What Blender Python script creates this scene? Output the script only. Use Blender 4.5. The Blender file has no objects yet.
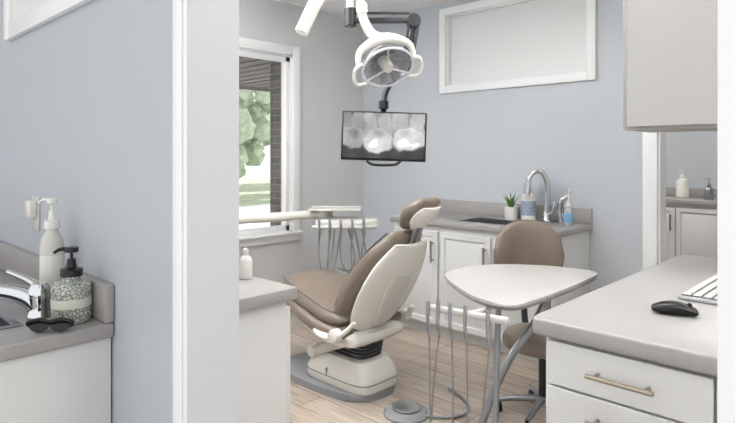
import bpy, bmesh, math, random
from mathutils import Vector, Matrix
random.seed(3)
S=bpy.context.scene; C=S.collection
S.view_settings.view_transform='Standard'
S.view_settings.exposure=0.05

# ---------------------------------------------------------------- materials
def lin(c):
    c=c/255.0
    return c/12.92 if c<=0.04045 else ((c+0.055)/1.055)**2.4
def rgb(c): return (lin(c[0]),lin(c[1]),lin(c[2]),1)
def mat(name,c,rough=0.5,metal=0.0,var=0.04,scale=6.0,bump=0.0,bscale=80.0,coat=0.0,emit=0.0,trans=0.0,ior=1.45):
    m=bpy.data.materials.new(name); m.use_nodes=True
    n=m.node_tree.nodes; l=m.node_tree.links
    p=n['Principled BSDF']
    tc=n.new('ShaderNodeTexCoord')
    no=n.new('ShaderNodeTexNoise'); no.inputs['Scale'].default_value=scale; no.inputs['Detail'].default_value=4
    l.new(tc.outputs['Object'],no.inputs['Vector'])
    mx=n.new('ShaderNodeMix'); mx.data_type='RGBA'
    base=rgb(c)
    mx.inputs[6].default_value=tuple(x*(1-var) for x in base[:3])+(1,)
    mx.inputs[7].default_value=tuple(min(1,x*(1+var)) for x in base[:3])+(1,)
    l.new(no.outputs['Fac'],mx.inputs[0]); l.new(mx.outputs[2],p.inputs['Base Color'])
    p.inputs['Roughness'].default_value=rough; p.inputs['Metallic'].default_value=metal
    p.inputs['Coat Weight'].default_value=coat
    p.inputs['Transmission Weight'].default_value=trans; p.inputs['IOR'].default_value=ior
    if emit>0:
        p.inputs['Emission Color'].default_value=base; p.inputs['Emission Strength'].default_value=emit
    if bump>0:
        n2=n.new('ShaderNodeTexNoise'); n2.inputs['Scale'].default_value=bscale; l.new(tc.outputs['Object'],n2.inputs['Vector'])
        b=n.new('ShaderNodeBump'); b.inputs['Strength'].default_value=bump; b.inputs['Distance'].default_value=0.002
        l.new(n2.outputs['Fac'],b.inputs['Height']); l.new(b.outputs['Normal'],p.inputs['Normal'])
    return m
M_wallb=mat('wall_paint_blue_grey',(191,195,200),0.45,var=0.015,bump=0.15,bscale=250)
M_wallp=mat('wall_paint_partition',(184,189,196),0.35,var=0.015,bump=0.15,bscale=250)
M_wallg=mat('wall_paint_grey',(211,211,211),0.5,var=0.015,bump=0.15,bscale=250)
M_ceil=mat('ceiling_paint',(250,250,250),0.8,var=0.01)
M_trim=mat('trim_white',(240,241,241),0.3,var=0.01)
M_trimg=mat('trim_soft_white',(224,225,226),0.35,var=0.01)
M_jamb=mat('jamb_pale_grey',(203,205,207),0.35,var=0.01)
M_cab=mat('cabinet_white_paint',(217,217,215),0.35,var=0.01)
M_cabt=mat('cabinet_taupe',(166,164,159),0.4,var=0.015)
M_white=mat('white_plastic',(228,226,219),0.25,var=0.01)
M_white2=mat('offwhite_plastic',(206,204,198),0.3,var=0.01)
M_table=mat('tray_table_laminate',(184,181,178),0.25,var=0.01)
M_tedge=mat('tray_table_edge',(130,127,124),0.4,var=0.01)
M_brown=mat('taupe_upholstery',(118,106,95),0.32,var=0.06,scale=14,bump=0.25,bscale=180)
M_brownd=mat('taupe_piping',(82,73,66),0.5)
M_grey=mat('grey_plastic',(134,136,138),0.45)
M_dgrey=mat('dark_grey_plastic',(42,44,48),0.3)
M_black=mat('black_plastic',(16,16,18),0.3)
M_chrome=mat('chrome',(205,207,210),0.1,1.0,var=0.01)
M_steel=mat('brushed_steel',(172,174,176),0.28,1.0,var=0.03,scale=30)
M_hand=mat('brushed_nickel',(150,149,146),0.3,1.0,var=0.02)
M_alu=mat('painted_metal_grey',(140,143,146),0.28,0.6,var=0.02)
M_brass=mat('champagne_metal',(168,157,142),0.3,1.0,var=0.02)
M_leaf=mat('leaf_green',(84,124,60),0.5,var=0.3,scale=40)
M_pot=mat('ceramic_white',(222,221,217),0.4)
M_blue=mat('blue_label',(120,170,205),0.4)
M_clear=mat('clear_plastic',(225,230,232),0.15,var=0.02,trans=0.45)
M_screenb=mat('bezel_black',(12,12,13),0.3)
M_glassw=mat('lamp_lens',(200,203,206),0.1,var=0.02,coat=0.6)
M_refl=mat('reflector_glass',(205,208,212),0.12,0.6,var=0.05,scale=10)
M_frost=mat('frosted_pane',(224,224,223),0.35,var=0.03,scale=2.0)
M_trunk=mat('bark',(92,78,66),0.9,var=0.3,scale=12)
M_key=mat('keyboard_keys',(176,177,179),0.5)

def counter_mat():
    m=mat('laminate_grey_speckle',(178,176,175),0.3,var=0.02)
    n=m.node_tree.nodes;l=m.node_tree.links
    tc=n.new('ShaderNodeTexCoord'); no=n.new('ShaderNodeTexNoise'); no.inputs['Scale'].default_value=420; no.inputs['Detail'].default_value=3
    l.new(tc.outputs['Object'],no.inputs['Vector'])
    cr=n.new('ShaderNodeValToRGB'); cr.color_ramp.elements[0].position=0.3; cr.color_ramp.elements[0].color=rgb((154,151,149)); cr.color_ramp.elements[1].position=0.7; cr.color_ramp.elements[1].color=rgb((164,161,159))
    l.new(no.outputs['Fac'],cr.inputs[0]); l.new(cr.outputs[0],n['Principled BSDF'].inputs['Base Color'])
    return m
M_count=counter_mat()
def floor_mat():
    m=bpy.data.materials.new('wood_plank_floor'); m.use_nodes=True
    n=m.node_tree.nodes;l=m.node_tree.links;p=n['Principled BSDF']
    tc=n.new('ShaderNodeTexCoord'); mp=n.new('ShaderNodeMapping'); mp.inputs['Rotation'].default_value=(0,0,0)
    l.new(tc.outputs['Object'],mp.inputs['Vector'])
    br=n.new('ShaderNodeTexBrick'); br.inputs['Scale'].default_value=1.0; br.inputs['Brick Width'].default_value=1.2; br.inputs['Row Height'].default_value=0.15
    br.inputs['Mortar Size'].default_value=0.0028; br.inputs['Color1'].default_value=rgb((200,188,175)); br.inputs['Color2'].default_value=rgb((172,157,143)); br.inputs['Mortar'].default_value=rgb((112,100,91))
    br.offset=0.37
    l.new(mp.outputs[0],br.inputs['Vector'])
    mp2=n.new('ShaderNodeMapping'); mp2.inputs['Scale'].default_value=(2,26,1); l.new(tc.outputs['Object'],mp2.inputs['Vector'])
    no=n.new('ShaderNodeTexNoise'); no.inputs['Scale'].default_value=1.6; no.inputs['Detail'].default_value=8; no.inputs['Distortion'].default_value=1.2
    l.new(mp2.outputs[0],no.inputs['Vector'])
    cr=n.new('ShaderNodeValToRGB'); cr.color_ramp.elements[0].position=0.3; cr.color_ramp.elements[0].color=(0.58,0.54,0.51,1); cr.color_ramp.elements[1].position=0.7; cr.color_ramp.elements[1].color=(1.08,1.07,1.06,1)
    l.new(no.outputs['Fac'],cr.inputs[0])
    mx=n.new('ShaderNodeMix'); mx.data_type='RGBA'; mx.blend_type='MULTIPLY'; mx.inputs[0].default_value=0.85
    l.new(br.outputs['Color'],mx.inputs[6]); l.new(cr.outputs[0],mx.inputs[7]); l.new(mx.outputs[2],p.inputs['Base Color'])
    p.inputs['Roughness'].default_value=0.28
    return m
M_floor=floor_mat()
def brick_mat():
    m=bpy.data.materials.new('brick'); m.use_nodes=True
    n=m.node_tree.nodes;l=m.node_tree.links;p=n['Principled BSDF']
    tc=n.new('ShaderNodeTexCoord'); mp=n.new('ShaderNodeMapping'); mp.inputs['Rotation'].default_value=(math.radians(90),0,0)
    l.new(tc.outputs['Object'],mp.inputs['Vector'])
    br=n.new('ShaderNodeTexBrick'); br.inputs['Scale'].default_value=1.0; br.inputs['Brick Width'].default_value=0.2; br.inputs['Row Height'].default_value=0.07; br.inputs['Mortar Size'].default_value=0.005
    br.inputs['Color1'].default_value=rgb((118,110,105)); br.inputs['Color2'].default_value=rgb((98,91,87)); br.inputs['Mortar'].default_value=rgb((135,133,129))
    l.new(mp.outputs[0],br.inputs['Vector']); l.new(br.outputs['Color'],p.inputs['Base Color']); p.inputs['Roughness'].default_value=0.9
    return m
M_brick=brick_mat()
def glass_mat():
    m=bpy.data.materials.new('window_glass'); m.use_nodes=True
    n=m.node_tree.nodes;l=m.node_tree.links; n.remove(n['Principled BSDF'])
    t=n.new('ShaderNodeBsdfTransparent'); g=n.new('ShaderNodeBsdfGlossy'); g.inputs['Roughness'].default_value=0.02
    mx=n.new('ShaderNodeMixShader'); mx.inputs[0].default_value=0.05
    l.new(t.outputs[0],mx.inputs[1]); l.new(g.outputs[0],mx.inputs[2]); l.new(mx.outputs[0],n['Material Output'].inputs[0])
    return m
M_glass=glass_mat()
def pattern_mat():
    m=mat('patterned_glaze',(120,125,120),0.25,coat=0.4)
    n=m.node_tree.nodes;l=m.node_tree.links
    tc=n.new('ShaderNodeTexCoord'); vo=n.new('ShaderNodeTexVoronoi'); vo.inputs['Scale'].default_value=105; vo.feature='DISTANCE_TO_EDGE'
    l.new(tc.outputs['Object'],vo.inputs['Vector'])
    cr=n.new('ShaderNodeValToRGB'); cr.color_ramp.elements[0].position=0.02; cr.color_ramp.elements[0].color=rgb((104,116,112)); cr.color_ramp.elements[1].position=0.18; cr.color_ramp.elements[1].color=rgb((196,198,186))
    l.new(vo.outputs['Distance'],cr.inputs[0]); l.new(cr.outputs[0],n['Principled BSDF'].inputs['Base Color'])
    return m
M_pat=pattern_mat()
def xray_mat():
    m=bpy.data.materials.new('xray_screen'); m.use_nodes=True
    n=m.node_tree.nodes;l=m.node_tree.links;p=n['Principled BSDF']
    tc=n.new('ShaderNodeTexCoord')
    def math_(op,a,b=None,c=None):
        k=n.new('ShaderNodeMath'); k.operation=op
        for i,v in enumerate((a,b,c)):
            if v is None: continue
            if isinstance(v,(int,float)): k.inputs[i].default_value=v
            else: l.new(v,k.inputs[i])
        return k.outputs[0]
    no=n.new('ShaderNodeTexNoise'); no.inputs['Scale'].default_value=10; no.inputs['Detail'].default_value=4
    l.new(tc.outputs['Object'],no.inputs['Vector'])
    cen=n.new('ShaderNodeVectorMath'); cen.operation='SUBTRACT'; l.new(no.outputs['Color'],cen.inputs[0]); cen.inputs[1].default_value=(0.5,0.5,0.5)
    scl=n.new('ShaderNodeVectorMath'); scl.operation='SCALE'; l.new(cen.outputs[0],scl.inputs[0]); scl.inputs['Scale'].default_value=0.08
    wob=n.new('ShaderNodeVectorMath'); wob.operation='ADD'; l.new(tc.outputs['Object'],wob.inputs[0]); l.new(scl.outputs[0],wob.inputs[1])
    tot=None
    ell=[(-0.19,0.0,0.09,0.07,0.66),(-0.035,-0.025,0.095,0.075,0.90),(0.145,-0.015,0.105,0.08,0.95),
         (-0.225,0.09,0.045,0.09,0.52),(-0.15,0.08,0.045,0.1,0.58),(-0.08,0.05,0.048,0.12,0.72),(0.01,0.05,0.048,0.12,0.72),
         (0.095,0.06,0.052,0.12,0.76),(0.195,0.06,0.052,0.12,0.76),(0.06,0.11,0.3,0.06,0.58),
         (-0.055,-0.04,0.035,0.024,1.2),(0.12,-0.04,0.045,0.028,1.2),(0.185,-0.045,0.028,0.022,1.15)]
    def dist(cx,cz,rx,rz):
        mp=n.new('ShaderNodeMapping'); mp.vector_type='POINT'
        mp.inputs['Location'].default_value=(-cx/rx,0,-cz/rz); mp.inputs['Scale'].default_value=(1/rx,0,1/rz)
        l.new(wob.outputs[0],mp.inputs['Vector'])
        ln=n.new('ShaderNodeVectorMath'); ln.operation='LENGTH'; l.new(mp.outputs[0],ln.inputs[0]); return ln.outputs['Value']
    def ramp(v,a,b_,c):
        mr=n.new('ShaderNodeMapRange'); mr.interpolation_type='SMOOTHSTEP'
        mr.inputs['From Min'].default_value=a; mr.inputs['From Max'].default_value=b_; mr.inputs['To Min'].default_value=0; mr.inputs['To Max'].default_value=c
        l.new(v,mr.inputs['Value']); return mr.outputs[0]
    for (cx,cz,rx,rz,br) in ell:
        r=ramp(dist(cx,cz,rx,rz),1.08,0.8,br)
        tot=r if tot is None else math_('MAXIMUM',tot,r)
    for (cx,cz,rx,rz) in [(-0.18,0.02,0.03,0.03),(-0.035,0.012,0.04,0.024),(0.145,0.02,0.045,0.026)]:
        tot=math_('SUBTRACT',tot,ramp(dist(cx,cz,rx,rz),1.5,0.3,0.2))
    v=math_('MULTIPLY_ADD',no.outputs['Fac'],0.40,-0.02)
    v=math_('ADD',math_('MULTIPLY',tot,0.62),v)
    v=math_('POWER',math_('MAXIMUM',v,0.0),2.2)
    cb=n.new('ShaderNodeCombineColor')
    for i in range(3): l.new(v,cb.inputs[i])
    p.inputs['Base Color'].default_value=(0.01,0.01,0.01,1); p.inputs['Roughness'].default_value=0.25
    l.new(cb.outputs[0],p.inputs['Emission Color']); p.inputs['Emission Strength'].default_value=1.15
    return m
M_xray=xray_mat()

# ---------------------------------------------------------------- geometry
def nb(): return bmesh.new()
def merge(bm,t,M=None):
    if M is not None: bmesh.ops.transform(t,matrix=M,verts=t.verts)
    me=bpy.data.meshes.new('t'); t.to_mesh(me); bm.from_mesh(me); bpy.data.meshes.remove(me); t.free()
def box(bm,a,b,bev=0.003,seg=2,M=None):
    t=nb(); bmesh.ops.create_cube(t,size=1)
    sx,sy,sz=[b[i]-a[i] for i in range(3)]
    for v in t.verts: v.co=Vector(((v.co.x+.5)*sx+a[0],(v.co.y+.5)*sy+a[1],(v.co.z+.5)*sz+a[2]))
    if bev>0:
        bev=min(bev,0.45*min(abs(sx),abs(sy),abs(sz)))
        bmesh.ops.bevel(t,geom=t.edges[:],offset=bev,segments=seg,affect='EDGES',profile=0.5)
    merge(bm,t,M)
def panel(bm,a,b,inset=0.045,depth=0.008,M=None):
    t=nb(); bmesh.ops.create_cube(t,size=1)
    s=[b[i]-a[i] for i in range(3)]
    for v in t.verts: v.co=Vector(tuple((v.co[i]+.5)*s[i]+a[i] for i in range(3)))
    t.normal_update()
    f=[f for f in t.faces if f.normal.y<-0.9]
    if inset>0:
        bmesh.ops.inset_individual(t,faces=f,thickness=inset,depth=0)
        bmesh.ops.inset_individual(t,faces=f,thickness=0.006,depth=-depth)
        bmesh.ops.inset_individual(t,faces=f,thickness=0.018,depth=0)
        bmesh.ops.inset_individual(t,faces=f,thickness=0.012,depth=depth*0.5)
    bmesh.ops.bevel(t,geom=[e for e in t.edges if e.is_boundary or e.calc_face_angle(0)>1.2],offset=0.0015,segments=1,affect='EDGES')
    merge(bm,t,M)
def cr(P,res):
    n=len(P); out=[]
    for i in range(n-1):
        p0=P[max(i-1,0)];p1=P[i];p2=P[i+1];p3=P[min(i+2,n-1)]
        for k in range(res):
            t=k/res
            out.append([0.5*((2*b)+(-a+c)*t+(2*a-5*b+4*c-d)*t*t+(-a+3*b-3*c+d)*t**3) for a,b,c,d in zip(p0,p1,p2,p3)])
    out.append(list(P[-1])); return out
def rings(bm,R,cap=True,closed=False):
    V=[[bm.verts.new(p) for p in r] for r in R]
    m=len(R[0]); rng=range(len(V)) if closed else range(len(V)-1)
    for i in rng:
        A=V[i];B=V[(i+1)%len(V)]
        for k in range(m): bm.faces.new((A[k],A[(k+1)%m],B[(k+1)%m],B[k]))
    if cap and not closed:
        bm.faces.new(V[0][::-1]); bm.faces.new(V[-1])
def sweep(bm,pts,r,n=12,res=6,smooth=True,flat=1.0,up=None):
    P=[list(p)+[ (r[i] if isinstance(r,(list,tuple)) else r)] for i,p in enumerate(pts)]
    if smooth and len(P)>2: P=cr(P,res)
    t=nb(); pos=[Vector(p[:3]) for p in P]; R=[]
    u=None
    for i,p in enumerate(pos):
        a=pos[max(i-1,0)]; b=pos[min(i+1,len(pos)-1)]; tg=(b-a).normalized()
        if u is None:
            ref=Vector(up) if up else (Vector((0,0,1)) if abs(tg.z)<0.9 else Vector((1,0,0)))
            u=tg.cross(ref).normalized()
        else: u=(u-tg*u.dot(tg)).normalized()
        w=tg.cross(u); rr=max(P[i][3],1e-4)
        R.append([p+u*math.cos(2*math.pi*k/n)*rr+w*math.sin(2*math.pi*k/n)*rr*flat for k in range(n)])
    rings(t,R); merge(bm,t)
def cyl(bm,p0,p1,r0,r1=None,n=24,bev=0.0):
    r1=r0 if r1 is None else r1
    p0=Vector(p0);p1=Vector(p1); d=(p1-p0).normalized()
    if bev>0: sweep(bm,[p0,p0+d*bev,p1-d*bev,p1],[r0-bev,r0,r1,r1-bev],n=n,smooth=False)
    else: sweep(bm,[p0,p1],[r0,r1],n=n,smooth=False)
def lathe(bm,prof,c=(0,0,0),n=32,M=None,sx=1,sy=1):
    t=nb(); R=[[Vector((c[0]+max(r,1e-4)*sx*math.cos(2*math.pi*k/n),c[1]+max(r,1e-4)*sy*math.sin(2*math.pi*k/n),c[2]+z)) for k in range(n)] for r,z in prof]
    rings(t,R); bmesh.ops.remove_doubles(t,verts=t.verts,dist=3e-4); merge(bm,t,M)
def tower(bm,secs,e=4.0,n=48):
    """vertical loft of superellipses: (z, cx, halfx, halfy)"""
    t=nb(); R=[]
    for z,cx,hx,hy in secs:
        r=[]
        for k in range(n):
            a=2*math.pi*k/n; ca=math.cos(a); sa=math.sin(a)
            r.append(Vector((cx+hx*math.copysign(abs(ca)**(2/e),ca),hy*math.copysign(abs(sa)**(2/e),sa),z)))
        R.append(r)
    rings(t,R); merge(bm,t)
def prism(bm,pts,z0,z1,bev=0.004,seg=3,M=None):
    t=nb(); lo=[t.verts.new((x,y,z0)) for x,y in pts]; hi=[t.verts.new((x,y,z1)) for x,y in pts]
    n=len(pts); t.faces.new(lo[::-1]); t.faces.new(hi)
    for i in range(n): t.faces.new((lo[i],lo[(i+1)%n],hi[(i+1)%n],hi[i]))
    if bev>0:
        es=[e for e in t.edges if abs(e.verts[0].co.z-e.verts[1].co.z)<1e-6]
        bmesh.ops.bevel(t,geom=es,offset=bev,segments=seg,affect='EDGES',profile=0.5)
    merge(bm,t,M)
def chaikin(p,k=3):
    for _ in range(k):
        q=[]
        for i in range(len(p)):
            a=p[i];b=p[(i+1)%len(p)]
            q+=[(a[0]*.75+b[0]*.25,a[1]*.75+b[1]*.25),(a[0]*.25+b[0]*.75,a[1]*.25+b[1]*.75)]
        p=q
    return p
def pad(bm,sp,e=3.2,n=36,res=5,yo=0.0,rnd=True,dish=0.0,M=None):
    """cushion along an x-z spine; sp entries (x,z,halfwidth,halfthick)"""
    P=cr([list(s) for s in sp],res) if len(sp)>2 else [list(s) for s in sp]
    secs=[]
    for i,p in enumerate(P):
        a=P[max(i-1,0)];b=P[min(i+1,len(P)-1)]
        tg=Vector((b[0]-a[0],0,b[1]-a[1])).normalized()
        secs.append([Vector((p[0],yo,p[1])),tg,p[2],p[3]])
    def endc(s,sign):
        c,tg,hw,ht=s; o=[]
        for a in (25,50,70,85):
            a=math.radians(a); o.append([c+tg*sign*ht*math.sin(a),tg,hw-ht*(1-math.cos(a)),ht*math.cos(a)])
        return o
    if rnd: out=endc(secs[0],-1)[::-1]+secs+endc(secs[-1],1)
    else: out=secs
    t=nb(); R=[]
    for c,tg,hw,ht in out:
        nrm=Vector((-tg.z,0,tg.x)); r=[]
        for k in range(n):
            a=2*math.pi*k/n; ca=math.cos(a); sa=math.sin(a)
            yy=math.copysign(abs(ca)**(2/e),ca); zz=math.copysign(abs(sa)**(2/e),sa)
            r.append(c+Vector((0,1,0))*hw*yy+nrm*(ht*zz+dish*ht*yy*yy*1.0))
        R.append(r)
    rings(t,R); merge(bm,t,M)
def obj(name,bm,m,parent=None,label=None,cat=None,kind=None,group=None,loc=None,rot=0.0,ang=40):
    bmesh.ops.recalc_face_normals(bm,faces=bm.faces[:])
    me=bpy.data.meshes.new(name); bm.to_mesh(me); bm.free()
    for p in me.polygons: p.use_smooth=True
    try: me.set_sharp_from_angle(angle=math.radians(ang))
    except Exception: pass
    me.materials.append(m)
    o=bpy.data.objects.new(name,me); C.objects.link(o)
    if parent is not None: o.parent=parent
    if loc is not None: o.location=loc
    o.rotation_euler[2]=rot
    if label: o['label']=label
    if cat: o['category']=cat
    if kind: o['kind']=kind
    if group: o['group']=group
    return o
def top(name,label,cat,loc,rot=0.0,group=None):
    o=bpy.data.objects.new(name,None); C.objects.link(o); o.location=loc; o.rotation_euler[2]=rot; o.empty_display_size=0.1
    o['label']=label; o['category']=cat
    if group: o['group']=group
    return o
def struct(name,bm,m,label,cat): return obj(name,bm,m,label=label,cat=cat,kind='structure')

YAW=math.radians(44.1)
XW=-3.845; YB=3.905; ZC=2.635
# ---------------------------------------------------------------- room shell
b=nb(); box(b,(-4.0,-1.2,-0.05),(2.2,7.0,0),0); struct('floor',b,M_floor,'light wood-look plank floor','floor')
b=nb(); box(b,(-4.0,-0.4,ZC),(2.2,7.0,ZC+0.08),0); struct('ceiling',b,M_ceil,'smooth white painted ceiling','ceiling')
TX0,TX1,TZ0,TZ1=-2.86,-1.65,1.925,2.525
DX0,DX1,DZ=-1.20,-0.30,2.08
b=nb(); y0,y1=YB,YB+0.12
box(b,(XW,y0,0),(TX0,y1,ZC),0); box(b,(TX0,y0,0),(TX1,y1,TZ0),0); box(b,(TX0,y0,TZ1),(TX1,y1,ZC),0); box(b,(TX1,y0,0),(DX0,y1,ZC),0)
box(b,(DX0,y0,DZ),(DX1,y1,ZC),0); box(b,(DX1,y0,0),(2.1,y1,ZC),0)
struct('wall_back',b,M_wallb,'blue-grey painted wall with interior transom and doorway','wall')
WY0,WY1,WZ0,WZ1=1.70,3.04,0.70,2.195
b=nb(); x0,x1=XW-0.15,XW
box(b,(x0,-1.2,0),(x1,WY0,ZC),0); box(b,(x0,WY1,0),(x1,7.0,ZC),0); box(b,(x0,WY0,0),(x1,WY1,WZ0),0); box(b,(x0,WY0,WZ1),(x1,WY1,ZC),0)
struct('wall_window',b,M_wallg,'light grey painted exterior wall around the window','wall')
PY0,PY1=0.615,0.705
b=nb(); box(b,(XW,PY0,0),(-1.119,PY1,ZC),0); struct('wall_partition',b,M_wallp,'blue-grey partition wall beside the sink counter','wall')
b=nb(); box(b,(-0.118,PY0,0),(2.1,PY1,ZC),0); struct('wall_hall',b,M_trimg,'white wall beside the treatment room opening','wall')
b=nb(); box(b,(XW,6.75,0),(2.1,6.85,ZC),0); struct('wall_far',b,M_wallb,'blue-grey wall of the adjoining room','wall')
b=nb(); box(b,(2.1,0.705,0),(2.2,6.75,ZC),0); struct('wall_side',b,M_wallg,'light grey side wall','wall')
b=nb(); box(b,(-1.169,PY0-0.02,0),(-1.1045,PY0-0.0002,ZC),0.002); box(b,(-1.155,PY0-0.026,0),(-1.12,PY0-0.02,ZC),0.002); box(b,(-1.169,PY1+0.0002,0),(-1.1045,PY1+0.018,ZC),0.002)
struct('trim_1',b,M_trim,'white casing strip at the end of the partition wall','trim')
b=nb(); box(b,(-1.119,PY0-0.0195,0),(-1.104,PY1+0.0175,ZC),0); struct('trim_8',b,M_jamb,'pale grey end face of the partition wall','trim')
b=nb(); box(b,(-0.133,PY0,0),(-0.118,PY1,ZC),0); box(b,(-0.133,PY0-0.02,0),(-0.06,PY0-0.0002,ZC),0.002); box(b,(-0.133,PY1+0.0002,0),(-0.06,PY1+0.018,ZC),0.002)
struct('trim_2',b,M_trim,'white casing beside the room opening','trim')
b=nb(); box(b,(DX0-0.09,YB-0.02,0),(DX0,YB,DZ+0.09),0.003); box(b,(DX1,YB-0.02,0),(DX1+0.09,YB,DZ+0.09),0.003); box(b,(DX0,YB-0.02,DZ),(DX1,YB,DZ+0.09),0.003)
box(b,(DX0+0.0002,YB,0),(DX0+0.012,YB+0.12,DZ),0); box(b,(DX1-0.012,YB,0),(DX1-0.0002,YB+0.12,DZ),0)
struct('trim_3',b,M_trim,'white doorway casing in the back wall','trim')
def framepic(b,xa,xb,za,zb,y,w,t,step=True):
    box(b,(xa,y-t,za),(xa+w,y,zb),0.004); box(b,(xb-w,y-t,za),(xb,y,zb),0.004)
    box(b,(xa+w,y-t,za),(xb-w,y,za+w),0.004); box(b,(xa+w,y-t,zb-w),(xb-w,y,zb),0.004)
b=nb(); framepic(b,-2.917,-1.592,1.866,2.58,YB,0.062,0.026); framepic(b,TX0-0.002,TX1+0.002,TZ0-0.002,TZ1+0.002,YB+0.055,0.016,0.053)
struct('trim_4',b,M_trim,'white frame of the interior transom window','trim')
b=nb(); box(b,(TX0,YB+0.045,TZ0),(TX1,YB+0.055,TZ1),0); struct('window_2',b,M_frost,'frosted interior transom pane','window')
b=nb(); framepic(b,-2.505,-1.25,1.783,2.50,PY0,0.065,0.022)
struct('trim_5',b,M_trim,'white picture-frame moulding on the partition wall','trim')
b=nb(); box(b,(-2.44,PY0-0.006,1.85),(-1.315,PY0-0.001,2.435),0); struct('window_3',b,M_frost,'frosted interior transom pane in the partition wall','window')
b=nb(); X=XW; w=0.08
box(b,(X,WY0-w,WZ0-0.075),(X+0.02,WY0,WZ1+w),0.003); box(b,(X,WY1,WZ0-0.075),(X+0.02,WY1+w,WZ1+w),0.003)
box(b,(X,WY0,WZ1),(X+0.02,WY1,WZ1+w),0.003); box(b,(X,WY0-w,WZ0-0.075),(X+0.022,WY1+w,WZ0-0.01),0.003); box(b,(X,WY0-w-0.01,WZ0-0.02),(X+0.045,WY1+w+0.01,WZ0),0.004)
box(b,(X-0.12,WY0,WZ0-0.01),(X,WY0+0.012,WZ1),0); box(b,(X-0.12,WY1-0.012,WZ0-0.01),(X,WY1,WZ1),0); box(b,(X-0.12,WY0,WZ1-0.012),(X,WY1,WZ1),0); box(b,(X-0.12,WY0,WZ0-0.01),(X,WY1,WZ0+0.01),0)
struct('trim_6',b,M_trim,'white window casing and sill','trim')
b=nb(); xa,xb=X-0.06,X-0.01; ya,yb,za,zb=WY0+0.012,WY1-0.012,WZ0+0.01,WZ1-0.012; fw=0.045
box(b,(xa,ya,za),(xb,ya+fw,zb),0.004); box(b,(xa,yb-fw,za),(xb,yb,zb),0.004); box(b,(xa,ya,za),(xb,yb,za+fw),0.004); box(b,(xa,ya,zb-fw),(xb,yb,zb),0.004)
win=struct('window_1',b,M_trim,'white framed exterior window looking onto trees','window')
b=nb(); box(b,(X-0.038,ya+fw,za+fw),(X-0.034,yb-fw,zb-fw),0); obj('glass',b,M_glass,win)
b=nb(); box(b,(XW+0.02,YB-0.014,0),(-2.99,YB,0.1),0.003); box(b,(-1.63,YB-0.014,0),(-1.29,YB,0.1),0.003); struct('baseboard_back',b,M_trim,'white baseboard on the back wall','baseboard')
b=nb(); box(b,(XW,PY1+0.02,0),(XW+0.014,YB-0.014,0.1),0.003); struct('baseboard_window',b,M_trim,'white baseboard under the window','baseboard')

# ---------------------------------------------------------------- exterior
M_ground=mat('pale_pavement',(226,227,223),0.9,var=0.06,scale=1.0)
M_grass=mat('lawn_green',(194,204,178),0.95,var=0.15,scale=3)
b=nb(); box(b,(-60,-25,-0.3),(-4.02,60,-0.2),0); struct('ground',b,M_ground,'pale paved ground outside the window','ground')
b=nb(); box(b,(-60,-25,-0.2),(-15,60,-0.17),0); obj('lawn',b,M_grass,label='pale green lawn beyond the pavement',cat='lawn',kind='structure')
b=nb(); box(b,(-6.7,-1,2.30),(-3.995,7,2.42),0)
for k in range(40): box(b,(-6.7,-0.9+k*0.2,2.285),(-4.0,-0.88+k*0.2,2.3),0)
box(b,(-6.75,-1,2.26),(-6.7,7,2.44),0)
M_soffit=mat('soffit_wood',(112,107,103),0.8,var=0.1)
obj('trim_7',b,M_soffit,label='dark slatted soffit of the porch roof outside',cat='soffit',kind='structure')
b=nb(); box(b,(-4.78,3.50,-0.2),(-4.6,3.8,2.285),0); obj('brick_column',b,M_brick,label='dark brick porch column outside the window',cat='column',kind='structure')
M_fol=mat('tree_foliage',(172,186,160),0.9,var=0.6,scale=5,bump=0.8,bscale=12)
for i,(tx,ty,s) in enumerate([(-16,9.6,1.3),(-17.5,15.0,1.3),(-24,19.8,1.6),(-24,12.6,1.6),(-25,26,1.5)]):
    t=top('tree','leafy pale green tree on the lawn outside','tree',(tx,ty,-0.17),group='trees outside the window')
    b=nb(); sweep(b,[(0,0,0),(0.05,0,1*s),(0,0.1,2.2*s)],[0.2*s,0.15*s,0.1*s],n=12)
    for k in range(5):
        a=k*1.25; sweep(b,[(0,0.05,1.3*s),(0.4*s*math.cos(a),0.4*s*math.sin(a),1.9*s),(0.8*s*math.cos(a),0.8*s*math.sin(a),2.4*s)],[0.07*s,0.05*s,0.02*s],n=8)
    obj('trunk',b,M_trunk,t)
    b=nb()
    for k in range(190):
        u=nb(); bmesh.ops.create_icosphere(u,subdivisions=2,radius=random.uniform(0.11,0.26)*s)
        for v in u.verts: v.co*=1+random.uniform(-0.35,0.35)
        a=random.uniform(0,6.28); zq=random.uniform(0,1); rr=random.uniform(0.2,1.0)**0.5*s*1.5*math.sqrt(max(0.05,1-(2*zq-1)**2*0.9))
        merge(b,u,Matrix.Translation((rr*math.cos(a),rr*math.sin(a),(0.7+3.3*zq)*s)))
    obj('foliage',b,M_fol,t,ang=30)

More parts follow.
